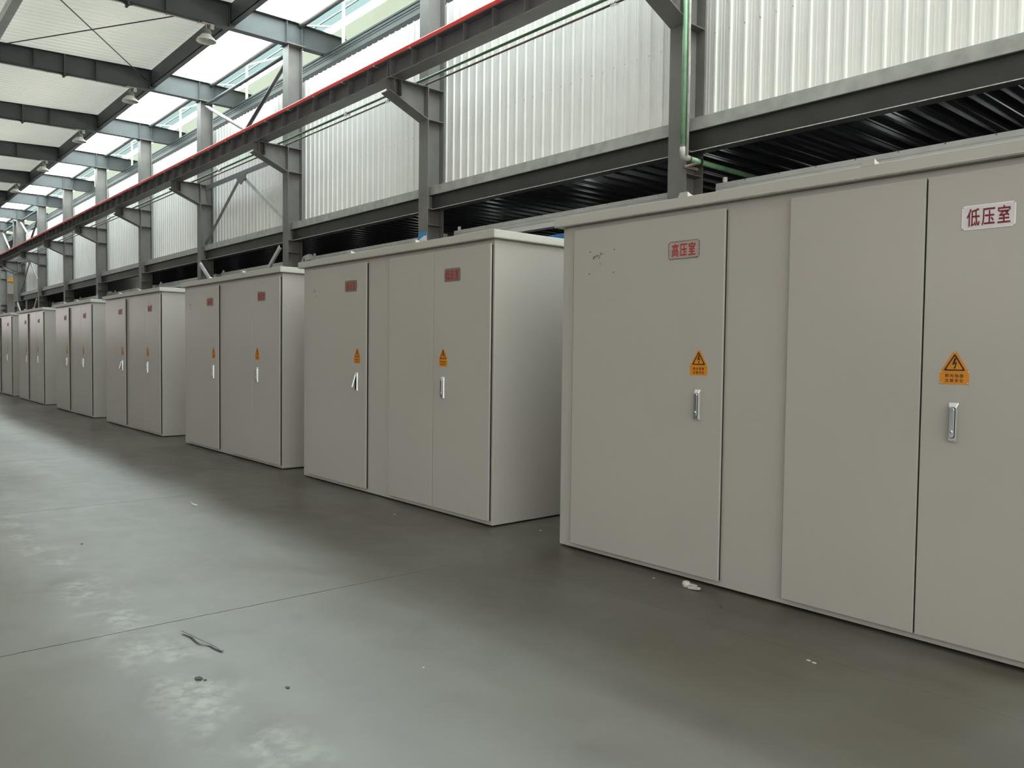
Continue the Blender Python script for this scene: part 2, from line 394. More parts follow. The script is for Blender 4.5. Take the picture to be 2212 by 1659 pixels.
for i in range(3):
    corrugated(q, X_END, X_NEAR, .60, [(0, 0), (.55, .09), (.75, .13), (.85, .13), (.93, .02)], lambda u, h: ((u, 10.05, 8.99+h*.6), (u, 10.70, 9.55+h*.6)), M_CREAM) if i == 0 else None
struct(q.build('trim_2'), 'cream corrugated roof sheet lapping into the gutter')
q = MB(); q.box((X_END, 10.8, 0), (X_NEAR, 10.85, 0.001), M_FARW)

gut = MB()
gut.prism([(9.72, 8.94), (9.70, 8.62), (9.86, 8.53), (10.10, 8.53), (10.12, 8.98), (10.09, 8.98), (10.06, 8.60), (9.76, 8.64), (9.75, 8.94)], 'x', X_END, X_NEAR, M_GUTTER)
for zz in (8.88, 8.80, 8.74): gut.box((X_END, 9.695, zz), (X_NEAR, 9.712, zz+.012), M_GUTTER)
tag(gut.build('rain_gutter', bevel=0), 'long blue grey metal gutter running behind the column heads', 'gutter')

# light white outriggers standing behind the gutter, one per bay
def post_frame(k):
    X = xc(k)+.65
    t = thing('skylight_support', 'white post frame under the tinted glazing beyond the gutter, %s one from the camera' % ORD[k-1], 'frame', (X, 9.95, 9.1), 'white post frames behind the gutter')
    def L(p): return (p[0]-X, p[1]-9.95, p[2]-9.1)
    q = MB(); q.bar(L((X, 9.95, 9.0)), L((X, 9.95, 10.16)), .06, .06, M_WHITE); q.build('post', t)
    q = MB(); q.bar(L((X, 9.95, 9.50)), L((X-.9, 9.3, 9.63)), .035, .035, M_WHITE); q.build('tie_bar', t)
    q = MB(); q.bar(L((X, 9.95, 10.12)), L((X+1.0, 10.7, 10.32)), .05, .05, M_WHITE); q.build('arm', t)
    q = MB(); q.bar(L((X, 9.95, 9.45)), L((X-1.0, 10.6, 9.6)), .025, .025, M_WHITE); q.build('stay', t)
for k in range(1, 8): post_frame(k)

# ridge tube under the skylight edge
for k in range(0, 9):
    q = MB(); q.tube([(xc(k+1)+.02, 9.10, 9.49), (xc(k)-.02, 9.10, 9.49)], .075, M_STEEL, 14)
    tag(q.build('roof_tube', smooth=True), 'round grey tube along the skylight edge, %s bay from the camera' % ORD[k], 'tube', 'round tubes along the skylight edge')

# dark eaves beams at the edge of the ceiling lining
for k in range(0, 10):
    q = MB(); q.box((xc(k+1)+.01, 7.33, 9.06), (xc(k)-.01, 7.48, 9.075), M_RAFTER); q.box((xc(k+1)+.01, 7.33, 9.06), (xc(k)-.01, 7.345, 9.50), M_RAFTER)
    q.box((xc(k+1)+.01, 7.33, 9.49), (xc(k)-.01, 7.48, 9.50), M_RAFTER); q.box((xc(k+1)+.01, 7.47, 9.06), (xc(k)-.01, 7.48, 9.50), M_RAFTER)
    tag(q.build('purlin_beam'), 'dark box beam between ceiling lining and skylight, %s bay from the camera' % ORD[k], 'beam', 'beams between ceiling and skylight')
for k in (2, 3):
    q = MB(); q.box((xc(k+1)+.01, 3.30, 9.12), (xc(k)-.01, 3.48, 9.33), M_TRUNK)
    tag(q.build('purlin_beam'), 'pale green grey purlin crossing the ceiling at the top left corner, %s bay' % ORD[k], 'beam', 'purlins crossing the ceiling at left')

# ------------------------------------------------------------------ rafters
def make_rafter(k):
    X = xc(k); t = thing('roof_rafter', 'grey roof rafter crossing to the side wall, %s from the camera' % ORD[k], 'rafter', (X, 8.9, 8.94), 'roof rafters')
    off = (X, 8.9, 8.94)
    def B(q, name, **a):
        q.v = [(v[0]-off[0], v[1]-off[1], v[2]-off[2]) for v in q.v]; return q.build(name, t, **a)
    prof_b = [(10.35, 8.95), (7.4, 8.95), (3.6, 8.89), (-14.9, 8.1)]
    prof_t = [(-14.9, 8.50), (3.6, 9.335), (7.4, 9.50), (8.9, 9.50), (10.35, 9.44)]
    q = MB(); q.prism(prof_b+prof_t, 'x', X-.006, X+.006, M_RAFTER); B(q, 'web')
    for nm, pr in (('bottom_flange', prof_b), ('top_flange', prof_t)):
        q = MB()
        for a, b in zip(pr, pr[1:]):
            q.prism([(a[0], a[1]-.012 if nm[0] == 'b' else a[1]), (b[0], b[1]-.012 if nm[0] == 'b' else b[1]), (b[0], b[1] if nm[0] == 'b' else b[1]+.012), (a[0], a[1] if nm[0] == 'b' else a[1]+.012)], 'x', X-.11, X+.11, M_RAFTER)
        B(q, nm)
    def zb(y): return 8.95 if y > 7.4 else 8.95+(y-7.4)*.0158 if y > 3.6 else 8.89+(y-3.6)*.0427
    def zt(y): return 9.50 if y > 7.4 else 9.50+(y-7.4)*.0434
    for y in (2.9, 3.62, 4.37, 5.88, 7.3, 8.72, 9.12):
        q = MB(); q.box((X-.10, y-.006, zb(y)), (X+.10, y+.006, zt(y)), M_RAFTER); B(q, 'stiffener')
    for y in (5.10, -4.0):
        q = MB(); q.box((X-.11, y-.022, zb(y)-.09), (X+.11, y+.022, zt(y)), M_RAFTER)
        q.prism([(y-.17, zb(y)-.01), (y, zb(y)-.09), (y+.17, zb(y)-.01)], 'x', X-.006, X+.006, M_RAFTER); B(q, 'splice_plate')
    q = MB(); q.tube([(X+.02, 3.0, zb(3.0)-.05), (X+.02, 5.0, zb(5.0)-.05)], .012, M_PALEPIPE, 6); q.tube([(X+.02, 5.2, zb(5.2)-.05), (X+.02, 6.75, zb(6.75)-.05)], .012, M_PALEPIPE, 6)
    for y in (3.4, 4.7, 5.9, 6.6): q.box((X, y-.01, zb(y)-.065), (X+.04, y+.01, zb(y)-.01), M_STEEL)
    B(q, 'conduit')
    return t
for k in range(1, 11): make_rafter(k)

# ------------------------------------------------------------------ high bay lamps
def make_lamp(k):
    X, Y, Z = xc(k)+.02, 6.78, 8.93
    t = thing('high_bay_lamp', 'grey high bay lamp with flared reflector hanging under the %s rafter' % ORD[k], 'lamp', (X, Y, Z), 'high bay lamps')
    q = MB(); q.tube([(0, 0, 0), (0, 0, -.16)], .012, M_PALEPIPE, 8); q.box((-.03, -.10, -.035), (.03, .16, -.01), M_PALEPIPE); q.box((-.04, .09, -.12), (.04, .17, -.02), M_PALEPIPE); q.build('hanger', t)
    q = MB(); q.lathe([(0, -.14), (.05, -.14), (.085, -.17), (.10, -.19), (.10, -.215), (.115, -.22), (.115, -.235), (.10, -.24), (.10, -.27), (.11, -.28), (0, -.28)], (0, 0, 0), M_LAMPH, 24); q.build('housing', t)
    q = MB(); q.lathe([(.105, -.275), (.13, -.31), (.19, -.37), (.215, -.405), (.22, -.43), (.214, -.43), (.205, -.405), (.18, -.37), (.12, -.31), (.09, -.28)], (0, 0, 0), M_LAMPS, 32); q.build('reflector', t, smooth=True)
    q = MB(); q.lathe([(.001, -.39), (.05, -.38), (.065, -.34), (.04, -.29), (.001, -.285)], (0, 0, 0), M_WHITE, 16); q.build('bulb', t, smooth=True)
for k in range(2, 9): make_lamp(k)

# tie rods crossing under the ceiling
for a, b, lb in (((xc(2), 3.1, 9.12), (xc(3), 7.22, 9.22), 'thin dark tie rod running from the third rafter down towards the fourth'), ((xc(2), 6.90, 9.25), (xc(3), 3.2, 9.12), 'thin dark tie rod crossing the other one below the ceiling')):
    q = MB(); q.tube([a, b], .014, M_CABLE, 8); tag(q.build('tie_rod'), lb, 'tie rod', 'roof tie rods')

# ------------------------------------------------------------------ columns
FY, BY = 8.72, 9.10
def make_column(k, X=None, double=False, lbl=None, top=8.94, mirror=False):
    X = xc(k) if X is None else X
    t = thing('steel_column', lbl, 'column', (X, 8.91, 0), 'steel columns along the side wall')
    def L(q, name, bevel=0):
        q.v = [(v[0]-X, v[1]-8.91, v[2]) for v in q.v]; return q.build(name, t, bevel)
    q = MB(); q.box((X-.15, FY, 0), (X+.15, FY+.016, top), M_STEEL); L(q, 'flange')
    q = MB(); q.box((X-.15, BY-.016, 0), (X+.15, BY, top), M_STEEL); L(q, 'flange')
    q = MB(); q.box((X-.006, FY+.016, 0), (X+.006, BY-.016, top), M_STEEL); L(q, 'web')
    q = MB(); q.box((X-.2, FY-.05, top-.02), (X+.2, BY+.05, top), M_STEEL); L(q, 'cap_plate')
    for z in (3.86, 4.16, 5.83, 6.42):
        q = MB(); q.box((X-.145, FY+.016, z-.006), (X+.145, BY-.016, z+.006), M_STEEL); L(q, 'stiffener')
    for sgn, on in ((1, True), (-1, double)):
        if not on: continue
        F = lambda y: y if sgn == 1 else (FY+BY)-y
        q = MB(); q.prism([(F(FY), 6.425), (F(7.90), 6.425), (F(7.90), 6.19), (F(FY), 5.83)], 'x', X-.006, X+.006, M_STEEL)
        q.prism([(F(FY), 6.425), (F(7.88), 6.425), (F(7.88), 6.44), (F(FY), 6.44)], 'x', X-.15, X+.15, M_STEEL)
        q.prism([(F(7.88), 6.205), (F(7.885), 6.185), (F(FY), 5.82), (F(FY), 5.843)], 'x', X-.15, X+.15, M_STEEL)
        for y in (7.99, 8.13): q.box((X-.145, min(F(y), F(y)+.012), 6.15), (X+.145, max(F(y), F(y)+.012), 6.425), M_STEEL)
        L(q, 'bracket')
    return t
for k in range(0, 8):
    where = ['standing behind the nearest cabinet with a green pipe on it', 'with a blue notice near the second cabinet roof', 'behind the gap beside the third cabinet, right end of the braced bay', 'left end of the braced bay, behind the third cabinet', 'behind the fourth cabinet, fifth from the camera', 'behind the fourth and fifth cabinets, sixth from the camera', 'behind the fifth cabinet, seventh from the camera', 'behind the sixth cabinet, eighth from the camera'][k]
    make_column(k, lbl='grey H section steel column with crane bracket '+where)
make_column(8, lbl='grey steel column with crane bracket at the far end of the white wall')
make_column(8, X=xc(8)-1.15, lbl='dark grey steel column close beside the last column of the white wall')
make_column(9, X=-60.9, double=True, lbl='grey steel column with brackets on both sides beyond the white wall')
make_column(10, X=-66.9, double=True, lbl='far grey column with brackets on both sides at the left edge')

# ------------------------------------------------------------------ crane runway
def make_crane_beam(k):
    xa, xb = xc(k+1)+.006, xc(k)-.006; xm = (xa+xb)/2; Y = 8.06
    t = thing('crane_beam', 'dark grey crane runway beam with upright stiffeners, %s span from the camera' % ORD[k], 'crane beam', (xm, Y, 6.44), 'crane runway beams')
    h = (xb-xa)/2
    q = MB(); q.box((-h, -.15, 0), (h, .15, .016), M_STEEL); q.build('bottom_flange', t)
    q = MB(); q.box((-h, -.13, .345), (h, .13, .36), M_STEELDK); q.build('top_flange', t)
    q = MB(); q.box((-h, -.005, .016), (h, .005, .345), M_STEELDK); q.build('web', t)
    for i in range(9):
        x = -h+.03 if i == 0 else h-.03 if i == 8 else -h+(2*h)*i/8
        q = MB(); q.box((x-.005, -.12, .016), (x+.005, .12, .345), M_STEELDK); q.build('stiffener', t)
    return t
for k in range(0, 10): make_crane_beam(k)
q = MB(); q.box((-67, 8.03, 6.80), (6, 8.09, 6.86), M_STEELDK)
tag(q.build('crane_rail'), 'dark crane rail lying on top of the runway beams behind the red bar', 'rail')
t = thing('conductor_rail', 'long bright red conductor bar fixed along the top of the crane runway', 'conductor rail', (-30, 7.945, 6.80))
q = MB(); q.prism([(-.02, .0), (.02, .0), (.02, .06), (.012, .072), (-.012, .072), (-.02, .06)], 'x', -38, 36, M_REDRAIL); q.build('bar', t)
x = -12.058+30
while x > -37.5:
    q = MB(); q.box((x-.015, -.028, -.02), (x+.015, .07, .004), M_CHIP); q.box((x-.012, .0, .07), (x+.012, .03, .095), M_SCREW); q.build('clip', t); x -= 1.22

# ------------------------------------------------------------------ edge beams with pale curb
def make_edge(k, xa, xb):
    xm = (xa+xb)/2; h = (xb-xa)/2
    t = thing('edge_beam', 'dark edge beam with pale curb under the white wall, %s span from the camera' % ORD[k+1], 'edge beam', (xm, 8.9, 4.15), 'edge beams under the white wall')
    q = MB(); q.box((-h, -.05, .285), (h, .30, .44), M_CURB); q.box((-h, -.035, .44), (h, .30, .455), M_CURB); q.build('curb', t)
    q = MB(); q.box((-h, .02, .01), (h, .035, .285), M_LEDGE); q.box((-h, -.05, .275), (h, .12, .285), M_LEDGE); q.build('web', t)
    q = MB(); q.box((-h, -.055, 0), (h, .12, .012), M_LEDGE); q.box((-h, -.062, -.001), (h, -.055, .009), M_CHIP); q.build('bottom_flange', t)
    return t
for k in range(-1, 8):
    make_edge(k, xc(k+1)+.02, (xc(k)-.02) if k >= 0 else 3.9)

# ------------------------------------------------------------------ trunking under the deck
def make_trunk(k):
    xa, xb = xc(k+1)+.22, (xc(k)-.18 if k >= 0 else 3.5); xm = (xa+xb)/2; h = (xb-xa)/2
    t = thing('cable_trunking', 'pale grey ribbed trunking under the dark deck, %s span from the camera' % ORD[k+1], 'trunking', (xm, 9.34, 3.56), 'trunking spans behind the cabinets')
    q = MB(); q.prism([(-.04, .085), (-.05, .10), (-.04, .115), (-.04, .150), (-.05, .158), (-.05, .165), (-.04, .172), (-.04, .225), (.1, .225), (.1, .085)], 'x', -h, h, M_TRUNK)
    x = h-.1
    while x > -h:
        q.box((x-.006, -.043, .208), (x+.006, -.038, .220), M_MATTBLACK); x -= .5
    q.build('cover', t)
    q = MB(); q.box((-h, -.06, 0), (h, .1, .08), M_TRUNKLIP)
    q.build('lip', t)
    q = MB(); q.lathe([(0, -.03), (.03, -.03), (.035, 0), (.03, .04), (0, .045)], (-h+.12, 0, .26), M_WHITE, 10); q.build('end_cap', t)
    if k in (1, 4):
        q = MB(); q.bar((-h-.05, -.25, -.35), (-h-.05, -.25, -.02), .14, .1, M_TRUNK, (0, 1, 0)); q.bar((-h-.05, -.25, -.05), (-h+.14, -.25, .15), .14, .1, M_TRUNK, (0, 1, 0)); q.bar((-h+.12, -.25, .14), (-h+.4, -.25, .17), .14, .1, M_TRUNK, (0, 1, 0))
        q.bar((-h+.3, -.25, .16), (-h+.3, 0, .16), .1, .1, M_TRUNK)
        q.build('elbow', t)
for k in range(-1, 7): make_trunk(k)
t = thing('storage_rack', 'blue steel rack just visible in the gap behind the second cabinet', 'rack', (-8.3, 8.0, 0))
for dx in (-1.2, 1.2):
    for dy in (-.4, .4):
        q = MB(); q.box((dx-.04, dy-.04, 0), (dx+.04, dy+.04, 3.02), M_BLUE); q.build('upright', t)
for z in (1.0, 2.0, 2.94):
    for dy in (-.4, .4):
        q = MB(); q.box((-1.2, dy-.025, z), (1.2, dy+.025, z+.09), M_BLUE); q.build('shelf_beam', t)
t.location.x = -6.68; t.location.y = 7.88

# ------------------------------------------------------------------ bracing
def brace(name, lb, pts, w, h, m):
    q = MB()
    for a, b in zip(pts, pts[1:]):
        q.bar(a, b, w, .012, m, (0, 1, 0)); 
        A = Vector(a); B = Vector(b); d = (B-A).normalized(); n = d.cross(Vector((0, 1, 0))).normalized()*w/2
        q.bar(A+n+Vector((0, h/2, 0)), B+n+Vector((0, h/2, 0)), .012, h, m, (0, 1, 0))
    return tag(q.build(name), lb, 'brace', 'wall braces')
for k, nm in ((2, 'in the near braced bay'), (7, 'in the far braced bay')):
    xa, xb = xc(k+1), xc(k); xm = (xa+xb)/2
    brace('horizontal_strut', 'dark horizontal strut at crane bracket level '+nm, [(xa+.16, 8.88, 6.32), (xb-.16, 8.88, 6.32)], .14, .06, M_STEELDK)
    brace('diagonal_brace', 'dark diagonal rising to the middle of the strut '+nm, [(xa+.16, 8.86, 4.62), (xm-.12, 8.86, 6.25)], .13, .06, M_STEELDK)
    brace('diagonal_brace', 'pale diagonal falling right from the strut '+nm, [(xb-.16, 8.86, 4.62), (xm-.02, 8.86, 6.25)], .11, .06, M_GALV)
    q = MB(); q.prism([(xm-.4, 6.28), (xm+.35, 6.28), (xm+.25, 6.12), (xm-.05, 6.0), (xm-.3, 6.12)], 'y', 8.83, 8.842, M_STEELDK); tag(q.build('gusset_plate'), 'dark gusset plate where the braces meet '+nm, 'gusset', 'gusset plates')
    brace('diagonal_brace', 'lower brace from the left column below the edge beam '+nm, [(xa+.2, 8.66, 4.02), (xm-.05, 8.70, 2.2)], .09, .05, M_GALV)
    brace('diagonal_brace', 'lower brace from the right column below the edge beam '+nm, [(xb-.2, 8.66, 4.02), (xm+.05, 8.70, 2.2)], .09, .05, M_GALV)
    for lb, a, b, m, r in (('dark tube strut at the column heads ', (xa+.16, 8.9, 8.82), (xb-.16, 8.9, 8.82), M_RAFTER, .05), ('pale tube brace falling from the left column head ', (xa+.16, 8.9, 8.78), (xm+.05, 8.9, 7.50), M_GALV, .05), ('dark tube brace falling from the right column head ', (xb-.16, 8.9, 8.72), (xm+.22, 8.9, 7.50), M_RAFTER, .05)):
        q = MB(); q.tube([a, b], r, m, 12); tag(q.build('tube_brace', smooth=True), lb+nm, 'brace', 'tube braces at the column heads')
for lb, a, b, m in (('pale tube brace beyond the last column of the white wall', (-60.7, 8.9, 8.78), (-58.3, 8.9, 7.5), M_GALV), ('dark tube brace beyond the last column of the white wall', (-56.1, 8.9, 8.72), (-58.05, 8.9, 7.5), M_RAFTER), ('dark level tube beyond the last column of the white wall', (-60.7, 8.9, 8.82), (-56.1, 8.9, 8.82), M_RAFTER)):
    q = MB(); q.tube([a, b], .05, m, 10); tag(q.build('tube_brace', smooth=True), lb, 'brace', 'tube braces at the column heads')

# ------------------------------------------------------------------ pipes
def pipe_thing(name, lb, segs, couplings, r):
    t = thing(name, lb, 'pipe', segs[0][0])
    o = Vector(segs[0][0])
    for (a, b, m) in segs:
        q = MB(); q.tube([Vector(a)-o, Vector(b)-o], r, m, 12); q.build('pipe_run', t, smooth=True)
    for c in couplings:
        c = Vector(c)-o
        q = MB(); q.lathe([(r, -.06), (r*2.4, -.055), (r*2.4, -.03), (r*1.5, -.03), (r*1.5, .03), (r*2.4, .03), (r*2.4, .055), (r, .06)], (0, 0, 0), M_CHROME, 12)
        q.v = [(c.x+v[2], c.y+v[0], c.z+v[1]) for v in q.v]; q.build('coupling', t)
    return t
pipe_thing('air_pipe', 'long green air pipe lying on the crane brackets', [((-6.66, 8.49, 6.466), (-15.25, 8.49, 6.466), M_GREENDK), ((-15.25, 8.49, 6.466), (-31, 8.49, 6.466), M_GREENDK), ((-31, 8.49, 6.466), (-60, 8.49, 6.466), M_PALEPIPE)], [(-15.3, 8.49, 6.466), (-22.5, 8.49, 6.466), (-34, 8.49, 6.466)], .024)
pipe_thing('conduit_pipe', 'long thin brown pipe running beside the green air pipe', [((-6.66, 8.665, 6.458), (-19.0, 8.665, 6.458), M_BROWNP), ((-19.0, 8.665, 6.458), (-60, 8.665, 6.458), M_BROWNP)], [(-13.95, 8.665, 6.458), (-7.9, 8.665, 6.458)], .017)
t = thing('drop_pipe', 'bright green vertical pipe dropping down the nearest column', 'pipe', (-6.552, 8.56, 4.04))
q = MB(); q.tube([(0, 0, .10), (.0, 0, 2.5)], .038, M_GREEN, 16); q.build('pipe_run', t, smooth=True)
q = MB(); q.tube([(.0, .10, -.02), (.0, 2.2, -.03)], .036, M_GREEN, 14); q.build('pipe_run', t, smooth=True)
q = MB(); q.tube([(0, 0, .11), (0, 0, .03), (0, .015, -.01), (0, .05, -.02), (0, .11, -.02)], .045, M_PALEPIPE, 12); q.tube([(0, 0, .13), (0, 0, .09)], .042, M_BROWNP, 12); q.tube([(0, .09, -.02), (0, .14, -.02)], .042, M_BROWNP, 12); q.build('elbow', t, smooth=True)
q = MB(); q.tube([(0, .34, -.025), (0, .37, -.025)], .052, M_LITTERD, 12); q.build('clamp', t)
t = thing('pale_conduit', 'thin pale vertical conduit right beside the green drop pipe', 'pipe', (-6.487, 8.56, 4.04))
q = MB(); q.tube([(0, 0, .0), (0.005, 0, 1.1), (-.004, 0, 1.6), (0, 0, 2.5)], .017, M_PALEPIPE, 10); q.build('pipe_run', t, smooth=True)
q = MB(); q.box((-.06, -.02, -.16), (-.03, .28, -.12), M_BROWNP); q.tube([(-.05, .0, -.15), (.0, .2, -.08)], .02, M_BROWNP, 8); q.build('bracket', t)

# ------------------------------------------------------------------ notices on columns
for X, lb, z in ((xc(1), 'blue and white notice stuck on the second column above the cabinet roof', 3.52), (xc(5), 'small blue and white notice stuck on the sixth column', 3.52)):
    t = thing('notice', lb, 'notice', (X, FY-.004, z))
    q = MB(); q.box((-.14, 0, -.10), (.14, .003, .20), M_POSTER); q.build('sheet', t)
    q = MB(); q.prism([(-.14, .20), (.14, .20), (.14, .13), (.05, .13), (-.04, .10), (-.14, .06)], 'y', -.0015, 0, M_POSTERB); q.build('blue_band', t)
    text_mesh('lettering', '\u5b89\u5168', .075, M_RED, (0, -.002, .02), t, sxs=1.1, spacing=1.4)

# ------------------------------------------------------------------ cabinets
LEN, DEP = 3.405, 2.3
def make_cabinet(white_sign=False, open_handle=False, marks=False, label='', faint=False):
    t = thing('switchgear_cabinet', label, 'cabinet', (0, 0, 0), 'row of grey transformer cabinets')
    ox, oy = -LEN/2, -DEP/2          # local origin: centre of the base
    def P(x, y, z): return (x+ox, y+oy, z)
    def bx(q, a, b, m): q.box(P(*a), P(*b), m)
    q = MB(); bx(q, (0, 0, .012), (LEN, DEP, 2.367), M_CAB); q.build('body', t, .004)
    q = MB(); bx(q, (.12, .10, 0), (LEN-.12, DEP-.1, .012), M_MATTBLACK); q.build('shade_base_shim', t)  # support block, black to stand in for the shadow gap at the base
    q = MB(); F, E = -.052, .05
    bx(q, (-E, F, 2.365), (LEN+E, F+.014, 2.433), M_CABROOF); bx(q, (-E, DEP-F-.014, 2.365), (LEN+E, DEP-F, 2.433), M_CABROOF)
    bx(q, (-E, F+.014, 2.365), (-E+.014, DEP-F-.014, 2.433), M_CABROOF); bx(q, (LEN+E-.014, F+.014, 2.365), (LEN+E, DEP-F-.014, 2.433), M_CABROOF)
    bx(q, (-E, F, 2.366), (LEN+E, DEP-F, 2.374), M_CABROOF)
    x0, x1, y0, y1 = -E+.014+ox, LEN+E-.014+ox, F+.014+oy, DEP-F-.014+oy; ym = (y0+y1)/2
    q.add([(x0, y0, 2.425), (x1, y0, 2.425), (x1, y1, 2.425), (x0, y1, 2.425), (x0+.9, ym, 2.50), (x1-.9, ym, 2.50)], [(0, 1, 5, 4), (1, 2, 5), (2, 3, 4, 5), (3, 0, 4)], M_CABROOF)
    q.build('roof', t, .003)
    for x in (1.125, 2.30):
        q = MB(); q.prism([(x-.045+ox, 2.43), (x-.03+ox, 2.462), (x+.028+ox, 2.462), (x+.032+ox, 2.43)], 'y', F+oy-.001, F+oy+.008, M_CABROOF)
        q.prism([(F+oy, 2.43), (F+oy, 2.462), (F+.10+oy, 2.43)], 'x', x+.022+ox, x+.030+ox, M_CABROOF); q.build('lifting_lug', t)
    ZB, ZT = .048, 2.328
    for i, (a, b) in enumerate(((.14, 1.422), (1.85, 2.582), (2.590, 3.385))):
        q = MB(); bx(q, (a, -.030, ZB), (b, -.014, ZT), M_CAB); d = q.build('door', t, .004)
    q = MB()
    for a, b in ((.143, 1.419), (1.853, 3.382)): bx(q, (a, -.0145, ZB+.003), (b, -.0005, ZT-.01), M_MATTBLACK)
    q.build('door_gap_shade', t)  # black fill standing in for the shade in the door gaps
    dy = -.030+oy
    # name plates
    for i, (x, txt) in enumerate(((1.118, '\u9ad8\u538b\u5ba4'), (2.866, '\u4f4e\u538b\u5ba4'))):
        wh = white_sign and i == 1; PM = M_LIGHTPLATE if white_sign else M_STEELPLATE
        z0, z1, hw = 2.048, 2.163, .121 if i == 0 else .115
        c = x+ox; q = MB(); k = .012
        def octo(hw_, a, b_): return [(c-hw_+k, a), (c+hw_-k, a), (c+hw_, a+k), (c+hw_, b_-k), (c+hw_-k, b_), (c-hw_+k, b_), (c-hw_, b_-k), (c-hw_, a+k)]
        q.prism(octo(hw, z0, z1), 'y', dy-.0025, dy+.0005, M_PLATEFRAME if wh else M_STEELPLATE)
        q.prism(octo(hw-.006, z0+.006, z1-.006), 'y', dy-.0035, dy-.002, M_WHITEPLATE if wh else PM)
        pl = q.build('name_plate', t)
        if wh: pl['label'] = 'white plate with dark red characters in a steel frame'
        text_mesh('lettering', txt, .088, M_DRED if wh else M_RED, (c, dy-.0040, (z0+z1)/2), pl, sxs=.66, spacing=1.24, bold=.0011)
        for sx_ in (-1, 1):
            for zz in (z0+.007, z1-.007):
                r = MB(); r.lathe([(0, -.003), (.003, -.0025), (.0045, 0)], (c+sx_*(hw-.007), dy-.002, zz), M_RIVET, 8, 'y'); r.build('rivet', pl)
    # warning labels
    for i, x in enumerate((1.250, 2.740)):
        c = x+ox; q = MB()
        q.prism([(c-.066, 1.312), (c+.066, 1.312), (c+.066, 1.370), (c+.062, 1.377), (c+.008, 1.470), (c, 1.474), (c-.008, 1.470), (c-.062, 1.377), (c-.066, 1.370)], 'y', dy-.0015, dy+.0005, M_ORANGE)
        wl = q.build('warning_label', t)
        q = MB(); y0 = dy-.0024; y1 = dy-.0016
        def tri(s, zc=1.415): return [(c-.050*s, zc-.0365*s), (c+.050*s, zc-.0365*s), (c, zc+.0470*s)]
        A = tri(1.0, 1.4145); Bt = tri(.78, 1.4125)
        def rnd(T):
            out = []
            for j in range(3):
                p, a_, b_ = T[j], T[j-1], T[(j+1) % 3]
                for o_ in (a_, b_):
                    d = Vector((o_[0]-p[0], o_[1]-p[1])).normalized()*.005; out.append((p[0]+d.x, p[1]+d.y))
            return out
        A2, B2 = rnd(A), rnd(Bt); n = 6
        vs = [(p[0], y0, p[1]) for p in A2]+[(p[0], y0, p[1]) for p in B2]
        q.add(vs, [(j, (j+1) % n, n+(j+1) % n, n+j) for j in range(n)], M_BLACK)
        bolt = [(-.001, .030), (.008, .030), (.0015, .0085), (.0115, .0135), (.004, -.012), (.0062, -.012), (.0005, -.022), (-.0035, -.0125), (-.0008, -.0128), (.004, .004), (-.0105, -.001)]
        q.add([(c+a_*1.05, y0, 1.4075+b_*1.05) for a_, b_ in bolt], [tuple(range(len(bolt)))], M_BLACK)
        q.build('hazard_symbol', wl)
        text_mesh('lettering', '\u7bb1\u5185\u7535\u5668', .0185, M_BROWN, (c, dy-.0020, 1.354), wl, sxs=1.0, spacing=1.36, ext=.0003, bold=.0003)
        text_mesh('lettering', '\u6ce8\u610f\u5b89\u5168', .0185, M_BROWN, (c, dy-.0020, 1.331), wl, sxs=1.0, spacing=1.36, ext=.0003, bold=.0003)
        for (a_, b_) in ((-.061, 1.318), (.061, 1.318), (-.062, 1.371), (.062, 1.371), (0, 1.466)):
            r = MB(); r.lathe([(0, -.0035), (.003, -.003), (.0045, 0)], (c+a_, dy-.0012, b_), M_RIVET, 8, 'y'); r.build('rivet', wl)
    # swing handles
    for i, x in enumerate((1.246, 2.742)):
        c = x+ox; zb, zt, hw = 1.030, 1.224, .0225
        q = MB(); Y0, Y1 = dy, dy-.016
        vs = [(c-hw, Y0, zb), (c+hw, Y0, zb), (c+hw, Y0, zt), (c-hw, Y0, zt), (c-hw*.72, Y1, zb+.008), (c+hw*.72, Y1, zb+.008), (c+hw*.72, Y1, zt-.022), (c-hw*.72, Y1, zt-.022)]
        q.add(vs, [(0, 1, 2, 3), (4, 7, 6, 5), (0, 4, 5, 1), (1, 5, 6, 2), (2, 6, 7, 3), (3, 7, 4, 0)], M_CHROME)
        h = q.build('handle', t, .0015); h['label'] = 'chrome swing handle'
        # capsule lever
        q = MB(); pts = []
        r = .0125; L_ = .150
        for j in range(9): a_ = math.pi*j/8; pts.append((r*math.cos(a_), L_/2-r+r*math.sin(a_)))
        for j in range(9): a_ = math.pi+math.pi*j/8; pts.append((r*math.cos(a_), -L_/2+r+r*math.sin(a_)))
        q.prism(pts, 'y', -.011, 0, M_CHROME)
        q.v = [(v[0], v[1], v[2]-L_/2+.006) for v in q.v]
        lv = q.build('lever', h, .003); lv.location = (c, Y1+.001, zt-.028)
        if open_handle and i == 0: lv.rotation_euler = (math.radians(-17), 0, 0)
        # black outline plate round the lever, and lock
        q = MB(); pts2 = [(p[0]*1.18, p[1]*1.02) for p in pts]; q.prism([(c+p[0], p[1]+zt-.028-L_/2+.006) for p in pts2], 'y', Y1-.0008, Y1+.0005, M_MATTBLACK); q.build('dark_outline', h)
        q = MB(); q.lathe([(0, -.004), (.006, -.004), (.008, -.002), (.008, .002)], (0, -.011, -L_+.036), M_CHROME, 14, 'y'); q.lathe([(0, -.0045), (.003, -.0045), (.003, -.003)], (0, -.011, -L_+.036), M_MATTBLACK, 8, 'y')
        lk = q.build('lock', lv)
